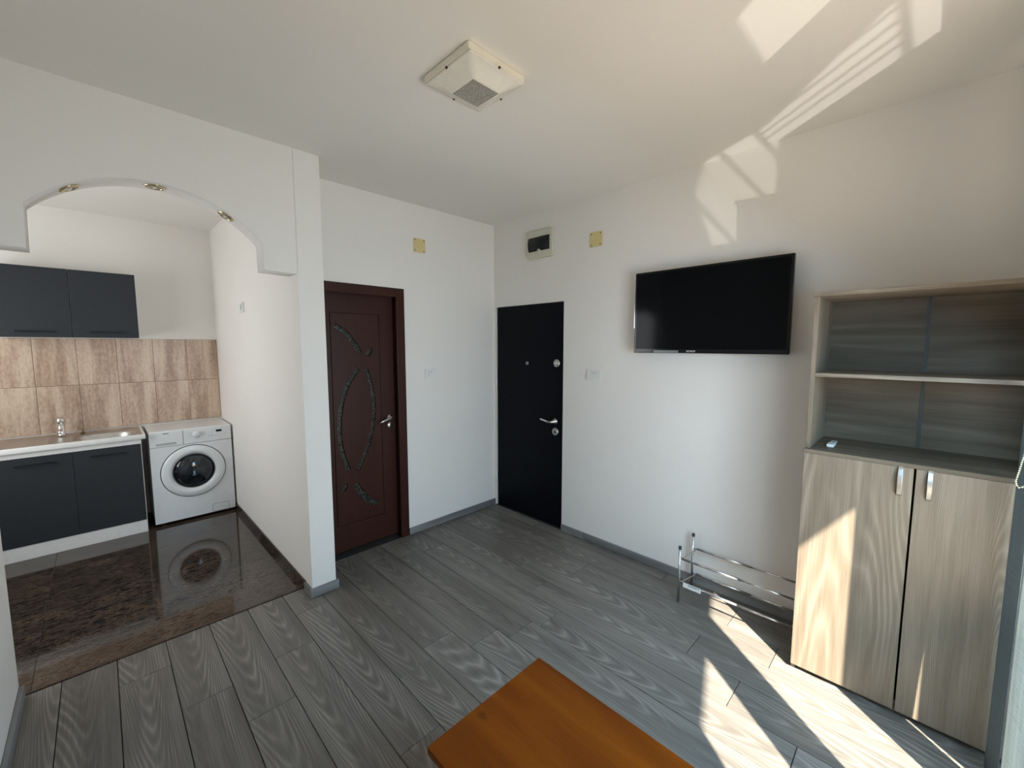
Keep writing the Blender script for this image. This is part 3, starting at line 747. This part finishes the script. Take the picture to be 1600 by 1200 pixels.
for i, (x0, x1) in enumerate(((CX0 + 0.004, 3.0115), (3.0185, CX1 - 0.004))):
    d = obj('cabinet_door', B(x0, x1, YC - 0.0185, YC - 0.0006, 0.028, CB - 0.0190, 0.0008, 1), OZ, sc_, loc=(x0 + i * 0.7, YC, 0.03))
    hx = 2.972 if i == 0 else 3.060
    bm = bmesh.new(); n = 14; rows = []
    for k in range(n + 1):
        t = k / n; z = 0.976 + 0.126 * t; y = YC - 0.019 - 0.002 - 0.024 * math.sin(PI * t) ** 0.7
        rows.append([bm.verts.new(p) for p in ((hx - 0.0075, y, z), (hx + 0.0075, y, z), (hx + 0.0075, y + 0.005, z), (hx - 0.0075, y + 0.005, z))])
    for a, b in zip(rows[:-1], rows[1:]):
        for j in range(4): bm.faces.new((a[j], a[(j + 1) % 4], b[(j + 1) % 4], b[j]))
    bm.faces.new(rows[0]); bm.faces.new(rows[-1])
    obj('handle', bm, M['nickel'], d, bevel=0.001)
# dongle on the ledge
us = thing('plastic_dongle', 'small white plastic dongle lying on the cabinet ledge', 'gadget', (2.720, -0.26, CB))
obj('body', B(2.703, 2.733, -0.318, -0.255, CB + 0.0004, CB + 0.016, 0.006, 3), M['pale_plastic'], us)
obj('grip', B(2.706, 2.730, -0.255, -0.190, CB + 0.0006, CB + 0.013, 0.003, 2), flat('pale_grey_plastic', (0.5, 0.5, 0.5, 1), 0.4), us)
obj('plug', B(2.709, 2.727, -0.190, -0.165, CB + 0.002, CB + 0.010, 0.001, 1), M['nickel'], us)

# ------------------------------------------------------------------ shoe rack
sr = thing('shoe_rack', 'low chrome shoe rack of metal rods against the wall left of the cabinet', 'shoe rack', (2.31, -0.15, 0))
XP0, XP1, RF, RBk = 2.010, 2.6240, -0.278, -0.040
for x in (XP0, XP1):
    for y in (RF, RBk):
        xx = x - (0.012 if (y == RBk and x == XP0) else 0)
        p = obj('post', cyl(bmesh.new(), (xx, y, 0.016), (xx, y, 0.345), 0.0075, 14), M['rod'], sr)
        obj('end_cap', cyl(bmesh.new(), (xx, y, 0.340), (xx, y, 0.361), 0.0095, 14, 0.002), M['rubber'], p)
        obj('foot_cap', cyl(bmesh.new(), (xx, y, 0.0006), (xx, y, 0.018), 0.0088, 14, 0.002), M['rubber'], p)
for (zf, zb) in ((0.284, 0.262), (0.130, 0.088)):
    for y, z in ((RF, zf), (RBk, zb)):
        o = obj('rod', tube(bmesh.new(), [(XP0 + 0.014, y, z), (2.345, y, z)], 0.0075, 12), M['rod'], sr)
        obj('inner_rod', tube(bmesh.new(), [(2.3452, y, z), (XP1 - 0.014, y, z)], 0.0058, 12), M['rod'], o)
    for x, sgn in ((XP0, 1), (XP1, -1)):
        pts = [(x + sgn * 0.001, RF + 0.004, zf), (x + sgn * 0.014, RF + 0.012, zf), (x + sgn * 0.014, (RF + RBk) / 2, (zf + zb) / 2), (x + sgn * 0.014, RBk - 0.012, zb), (x + sgn * (0.001 if sgn < 0 else -0.005), RBk - 0.004, zb)]
        obj('cross_wire', tube(bmesh.new(), pts, 0.004, 8), M['rod'], sr)
st = obj('sticker', B(2.040, 2.148, RF - 0.0098, RF - 0.0088, 0.112, 0.141), M['paper'], sr)
st['label'] = 'white paper sticker with small print'
random.seed(3)
bm = bmesh.new(); x = 2.072
while x < 2.135:
    w = random.uniform(0.004, 0.009); box(bm, x, x + w, RF - 0.0101, RF - 0.0097, 0.129, 0.136); x += w + 0.004
obj('print', bm, M['ink'], st)

# ------------------------------------------------------------------ coffee table
ct = thing('coffee_table', 'low orange lacquered pine coffee table in the foreground', 'table', (2.58, -1.93, 0))
ZT = 0.45
obj('table_top', plate(rrect(2.074, 3.08, -2.166, -1.678, 0.003, 2), [], 0.022, lambda u, v, w: (u, v, ZT - 0.022 + w)), M['pine'], ct, bevel=0.002)
obj('lower_edge', plate(rrect(2.080, 3.074, -2.160, -1.684, 0.006, 3), [], 0.012, lambda u, v, w: (u, v, ZT - 0.0345 + w)), M['pine'], ct, bevel=0.002)
for x in (2.14, 3.01):
    for y in (-2.10, -1.745):
        obj('leg', B(x - 0.024, x + 0.024, y - 0.024, y + 0.024, 0.0006, ZT - 0.035, 0.004, 2), M['pine'], ct)
bm = bmesh.new(); box(bm, 2.165, 2.985, -1.756, -1.736, 0.36, ZT - 0.0352); box(bm, 2.165, 2.985, -2.110, -2.090, 0.36, ZT - 0.0352); box(bm, 2.130, 2.150, -2.075, -1.770, 0.36, ZT - 0.0352); box(bm, 3.0, 3.02, -2.075, -1.770, 0.36, ZT - 0.0352)
obj('apron', bm, M['pine'], ct)

# ------------------------------------------------------------------ kitchen: wall cabinet
def bar_handle(y0, y1, x, z, parent):
    bm = bmesh.new()
    box(bm, x + 0.020, x + 0.029, y0, y1, z - 0.005, z + 0.005, 0.0015, 1)
    for y in (y0 + 0.012, y1 - 0.022): box(bm, x + 0.0004, x + 0.021, y, y + 0.010, z - 0.004, z + 0.004)
    obj('handle', bm, M['black'], parent)
AN = M['anthracite']
XU = -1.853
wc = thing('wall_cabinet', 'anthracite two door wall cabinet above the travertine tiles', 'cabinet', (XK + 0.16, -2.90, 1.668))
bm = bmesh.new(); box(bm, XK + 0.010, XU - 0.019, -3.302, -2.503, 1.669, 2.205)
obj('carcass', bm, M['white'], wc)
for ya, yb, ha, hb in ((-2.898, -2.5015, -2.803, -2.597), (-3.302, -2.9015, -3.199, -2.986)):
    d = obj('cabinet_door', B(XU - 0.018, XU, ya, yb, 1.667, 2.207, 0.001, 1), AN, wc)
    bar_handle(ha, hb, XU, 1.711, d)
# ------------------------------------------------------------------ kitchen: sink cabinet
XB = -1.640
kc = thing('sink_cabinet', 'anthracite base cabinet with white plinth under the kitchen sink', 'cabinet', (-1.90, -2.96, 0))
bm = bmesh.new()
box(bm, XK + 0.03, XB - 0.019, -2.573, -2.556, 0.1, 0.813); box(bm, XK + 0.03, XB - 0.019, -3.365, -3.348, 0.1, 0.813)
box(bm, XK + 0.03, XB - 0.019, -3.348, -2.573, 0.1, 0.117)
obj('carcass', bm, M['white'], kc)
obj('edge_strip', B(XB - 0.0185, XB - 0.001, -2.5594, -2.556, 0.112, 0.7755), M['white'], kc)
obj('front_rail', B(XB - 0.0185, XB - 0.002, -3.365, -2.5545, 0.776, 0.8165), M['white'], kc)
obj('plinth', B(XB - 0.030, XB - 0.004, -3.365, -2.556, 0.0036, 0.110, 0.001, 1), M['white'], kc)
for ya, yb, ha, hb in ((-2.9586, -2.5598, -2.858, -2.651), (-3.365, -2.9598, -3.257, -3.048)):
    d = obj('cabinet_door', B(XB - 0.018, XB, ya, yb, 0.112, 0.774, 0.001, 1), AN, kc)
    bar_handle(ha, hb, XB, 0.720, d)
wt = obj('worktop', plate([(XK + 0.010, -3.365), (XB + 0.022, -3.365), (XB + 0.022, -2.527), (XK + 0.010, -2.527)], [[(XK + 0.085, -3.335), (XB + 0.006, -3.335), (XB + 0.006, -2.565), (XK + 0.085, -2.565)]], 0.040, lambda u, v, w: (u, v, 0.817 + w)), M['white'], None, loc=(-1.9, -2.95, 0.817), bevel=0.002)
tag(wt, 'white worktop edge around the steel sink', 'worktop')
# steel sink: pressed sheet with a round bowl and a shallow drainer
bm = bmesh.new()
SX0, SX1, SY0, SY1 = XK + 0.055, XB + 0.012, -3.355, -2.545
NX, NY = 40, 64
def sd(x, y, cx, cy, hx, hy, r):
    dx = abs(x - cx) - hx + r; dy = abs(y - cy) - hy + r
    return math.hypot(max(dx, 0), max(dy, 0)) + min(max(dx, dy), 0) - r
def sm(t): t = max(0, min(1, t)); return t * t * (3 - 2 * t)
grid = []
for i in range(NX + 1):
    row = []
    for j in range(NY + 1):
        x = SX0 + (SX1 - SX0) * i / NX; y = SY0 + (SY1 - SY0) * j / NY
        z = 0.8605
        z -= 0.012 * sm(-sd(x, y, (SX0 + SX1) / 2 + 0.02, (SY0 + SY1) / 2, 0.225, 0.375, 0.06) / 0.03)
        z -= 0.145 * sm(-sd(x, y, -1.84, -2.765, 0.165, 0.185, 0.11) / 0.055)
        z += 0.003 * math.sin(y * 150) * sm(-sd(x, y, -1.84, -3.17, 0.17, 0.14, 0.05) / 0.03)
        if i in (0, NX) or j in (0, NY): z -= 0.003
        row.append(bm.verts.new((x, y, z)))
    grid.append(row)
for i in range(NX):
    for j in range(NY):
        f = bm.faces.new((grid[i][j], grid[i + 1][j], grid[i + 1][j + 1], grid[i][j + 1])); f.smooth = True
snk = thing('kitchen_sink', 'stainless steel inset sink with bowl and drainer in white worktop', 'sink', (-1.88, -2.95, 0.858))
obj('sink_basin', bm, M['steel'], snk, fixn=False)
obj('drain', lathe(bmesh.new(), [(0, 0.004), (0.028, 0.004), (0.036, 0.002), (0.040, 0.0)], (-1.84, -2.765, 0.7035), (0, 0, 1)), M['chrome'], snk)
fc = thing('kitchen_tap', 'chrome mixer tap behind the steel sink', 'tap', (-2.035, -3.024, 0.860))
obj('body', lathe(bmesh.new(), [(0, 0), (0.029, 0), (0.029, 0.006), (0.025, 0.012), (0.0235, 0.020), (0.0235, 0.108), (0, 0.108)], (-2.035, -3.024, 0.8590), (0, 0, 1)), M['chrome'], fc)
obj('cap', lathe(bmesh.new(), [(0, 0), (0.028, 0.0), (0.0295, 0.008), (0.0285, 0.024), (0.022, 0.036), (0.010, 0.042), (0, 0.043)], (-2.035, -3.024, 0.9675), (0, 0, 1)), M['chrome'], fc)
obj('lever', tube(bmesh.new(), [(-2.030, -3.024, 0.986), (-1.985, -3.024, 0.982), (-1.955, -3.024, 0.980)], [0.010, 0.009, 0.008], 10), M['chrome'], fc)
obj('spout', tube(bmesh.new(), [(-2.030, -3.024, 0.905), (-1.98, -3.024, 0.912), (-1.90, -3.024, 0.918), (-1.865, -3.024, 0.914), (-1.855, -3.024, 0.900)], [0.013, 0.012, 0.011, 0.011, 0.011], 12), M['chrome'], fc)
hk = thing('plug_holder', 'small dull brass hook on the sink rim beside the chrome tap', 'hook', (-2.06, -2.905, 0.860))
obj('stem', tube(bmesh.new(), [(-2.06, -2.903, 0.8595), (-2.06, -2.903, 0.890), (-2.06, -2.908, 0.901), (-2.06, -2.925, 0.903), (-2.06, -2.932, 0.896)], 0.005, 8), M['brass'], hk)
obj('collar', lathe(bmesh.new(), [(0, 0), (0.013, 0), (0.012, 0.006), (0, 0.008)], (-2.06, -2.903, 0.8592), (0, 0, 1), 16), M['brass'], hk)

# ------------------------------------------------------------------ washing machine
WX, WXB, WA, WB, WH = -1.673, -2.150, -2.505, -1.908, 0.851
wm = thing('washing_machine', 'white front loading washing machine with round dark glass door', 'washing machine', (-1.91, -2.206, 0.003))
AP = M['appliance']
obj('cabinet_body', B(WXB, WX - 0.018, WA + 0.002, WB - 0.002, 0.028, WH - 0.022, 0.006, 2), AP, wm)
obj('lid', B(WXB, WX - 0.012, WA + 0.001, WB - 0.001, WH - 0.0215, WH, 0.006, 2), AP, wm)
DYc, DZc = -2.208, 0.460
circ = lambda r, n=48: [(DYc + r * math.cos(2 * PI * i / n), DZc + r * math.sin(2 * PI * i / n)) for i in range(n)]
fr = obj('front_panel', plate(rrect(WA, WB, 0.030, 0.712, 0.006), [circ(0.2415)], 0.0178, lambda u, v, w: (WX - 0.018 + w, u, v)), AP, wm, bevel=0.003)
obj('recess', lathe(bmesh.new(), [(0.2425, 0.014), (0.239, 0.003), (0, 0.001)], (WX - 0.018, DYc, DZc), (1, 0, 0), 48), M['seal'], wm)
obj('control_panel', B(WX - 0.018, WX + 0.004, -2.270, WB, 0.7145, WH - 0.004, 0.004, 2), AP, wm)
dr = obj('detergent_drawer', B(WX - 0.018, WX + 0.004, WA, -2.273, 0.7145, WH - 0.004, 0.004, 2), AP, wm)
obj('grip_recess', B(WX + 0.0036, WX + 0.0046, -2.462, -2.322, 0.727, 0.747), M['appliance_grey'], dr)
lg = obj('lettering', bmesh.new(), M['ink'], dr)
bm = bmesh.new()
for i in range(5): box(bm, WX + 0.0040, WX + 0.0046, -2.411 + i * 0.0082, -2.411 + i * 0.0082 + 0.0060, 0.826, 0.8335)
for v in bm.verts: v.co -= wloc(lg)
bm.to_mesh(lg.data); bm.free()
dp = obj('display', B(WX + 0.0036, WX + 0.0052, -2.027, -1.983, 0.795, 0.815), M['black'], wm)
kn = obj('program_dial', lathe(bmesh.new(), [(0, 0), (0.030, 0), (0.030, 0.010), (0.027, 0.016), (0, 0.017)], (WX + 0.0042, -2.176, 0.793), (1, 0, 0), 28), AP, wm)
bm = bmesh.new(); random.seed(5)
for (ya, zc, n) in ((-2.235, 0.812, 4), (-2.235, 0.795, 4), (-2.235, 0.780, 3), (-2.136, 0.815, 3), (-2.136, 0.800, 4), (-2.136, 0.785, 5), (-2.080, 0.805, 2), (-2.060, 0.805, 2), (-2.060, 0.790, 2)):
    for k in range(n): box(bm, WX + 0.0039, WX + 0.0044, ya + k * 0.008, ya + k * 0.008 + random.uniform(0.003, 0.006), zc - 0.003, zc + 0.001)
obj('panel_print', bm, M['appliance_grey'], wm)['kind'] = 'stuff'
for k in range(6):
    obj('button', lathe(bmesh.new(), [(0, 0), (0.006, 0), (0.005, 0.003), (0, 0.003)], (WX + 0.004, -2.085 + k * 0.026, 0.765 + k * 0.001), (1, 0, 0), 10), AP, wm)
do = obj('porthole_door', lathe(bmesh.new(), [(0.234, 0.0), (0.236, 0.008), (0.232, 0.016), (0.218, 0.022), (0.185, 0.024), (0.174, 0.022), (0.168, 0.015), (0.160, 0.011), (0.157, 0.006)], (WX - 0.004, DYc, DZc), (1, 0, 0), 64), AP, wm)
obj('glass_rim', lathe(bmesh.new(), [(0.1568, 0.006), (0.152, 0.012), (0.147, 0.006)], (WX - 0.004, DYc, DZc), (1, 0, 0), 48), M['seal'], do)
obj('porthole_glass', lathe(bmesh.new(), [(0.147, 0.004), (0.135, 0.014), (0.105, 0.030), (0.06, 0.040), (0, 0.043)], (WX - 0.008, DYc, DZc), (1, 0, 0), 48), M['porthole'], do)
for a in (-28, 24):
    hb = bmesh.new()
    r0, r1 = 0.190, 0.231; aa = math.radians(a)
    tube(hb, [(WX + 0.0195, DYc + r0 * math.cos(aa), DZc + r0 * math.sin(aa)), (WX + 0.0120, DYc + r1 * math.cos(aa), DZc + r1 * math.sin(aa))], 0.0012, 6)
    obj('grip_line', hb, M['appliance_grey'], do)
ft = obj('filter_flap', plate(rrect(-2.087, -1.962, 0.036, 0.104, 0.004), [], 0.002, lambda u, v, w: (WX - 0.0004 + w, u, v)), AP, wm)
obj('flap_edge', plate(rrect(-2.0895, -1.9595, 0.0335, 0.1065, 0.004), [rrect(-2.0865, -1.9625, 0.0365, 0.1035, 0.004)], 0.001, lambda u, v, w: (WX - 0.0004 + w, u, v)), M['rubber'], wm)
for x in (WXB + 0.06, WX - 0.07):
    for y in (WA + 0.06, WB - 0.06):
        obj('foot', cyl(bmesh.new(), (x, y, 0.0034), (x, y, 0.0285), 0.02, 14), M['rubber'], wm)

# ------------------------------------------------------------------ curtains and blind chain
def sheet(name, path, z0, z1, mat, label, edge=None, amp=0.0, nz=24):
    bm = bmesh.new(); rows = []
    pts = catmull(path, 10)
    for k in range(nz + 1):
        z = z0 + (z1 - z0) * k / nz; row = []
        for i, (x, y) in enumerate(pts):
            t = i / (len(pts) - 1)
            dx = amp * math.sin(i * 1.1 + z * 1.3)
            dy = edge(z) * (1 - t) if edge else 0
            row.append(bm.verts.new((x + dx, y + dy, z)))
        rows.append(row)
    for a, b in zip(rows[:-1], rows[1:]):
        for i in range(len(a) - 1):
            f = bm.faces.new((a[i], a[i + 1], b[i + 1], b[i])); f.smooth = True
    o = obj(name, bm, mat, None, loc=(path[0][0], path[0][1], z0))
    md = o.modifiers.new('thick', 'SOLIDIFY'); md.thickness = 0.0012
    return o
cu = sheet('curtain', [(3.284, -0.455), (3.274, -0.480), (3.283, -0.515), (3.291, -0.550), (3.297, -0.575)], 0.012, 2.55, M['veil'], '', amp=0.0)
tag(cu, 'veil curtain with shade put into its dull grey colour, directly beside the cabinet', 'curtain')
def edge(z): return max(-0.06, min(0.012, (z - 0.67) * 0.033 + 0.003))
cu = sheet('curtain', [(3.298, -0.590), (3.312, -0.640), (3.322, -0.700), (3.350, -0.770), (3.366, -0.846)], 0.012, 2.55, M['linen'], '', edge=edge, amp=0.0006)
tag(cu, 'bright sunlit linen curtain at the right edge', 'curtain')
# blind chain
path = [(3.2765, -0.60, 2.70), (3.2765, -0.60, 1.60), (3.275, -0.60, 1.36), (3.269, -0.60, 1.238), (3.262, -0.60, 1.180), (3.258, -0.60, 1.150), (3.260, -0.60, 1.136), (3.266, -0.60, 1.128), (3.276, -0.60, 1.133), (3.283, -0.60, 1.160), (3.287, -0.60, 1.40), (3.287, -0.60, 2.70)]
bm = bmesh.new()
P3 = [Vector(p) for p in path]; dist = 0.0; step = 0.0075; nxt = 0.0
for a, b in zip(P3[:-1], P3[1:]):
    L = (b - a).length
    while nxt <= dist + L:
        p = a.lerp(b, (nxt - dist) / L)
        b2 = bmesh.new(); bmesh.ops.create_icosphere(b2, subdivisions=1, radius=0.0030)
        for v in b2.verts: v.co += p
        merge(bm, b2); nxt += step
    dist += L
tube(bm, path, 0.0009, 5)
ch = thing('blind_chain', 'ivory bead chain of a blind hanging in front of the cabinet edge', 'chain', (3.27, -0.60, 1.13))
o = obj('bead_string', bm, M['bead'], ch)
obj('chain_bracket', B(3.262, 3.298, -0.625, -0.588, 2.69, H - 0.0006, 0.004, 1), M['white'], ch)
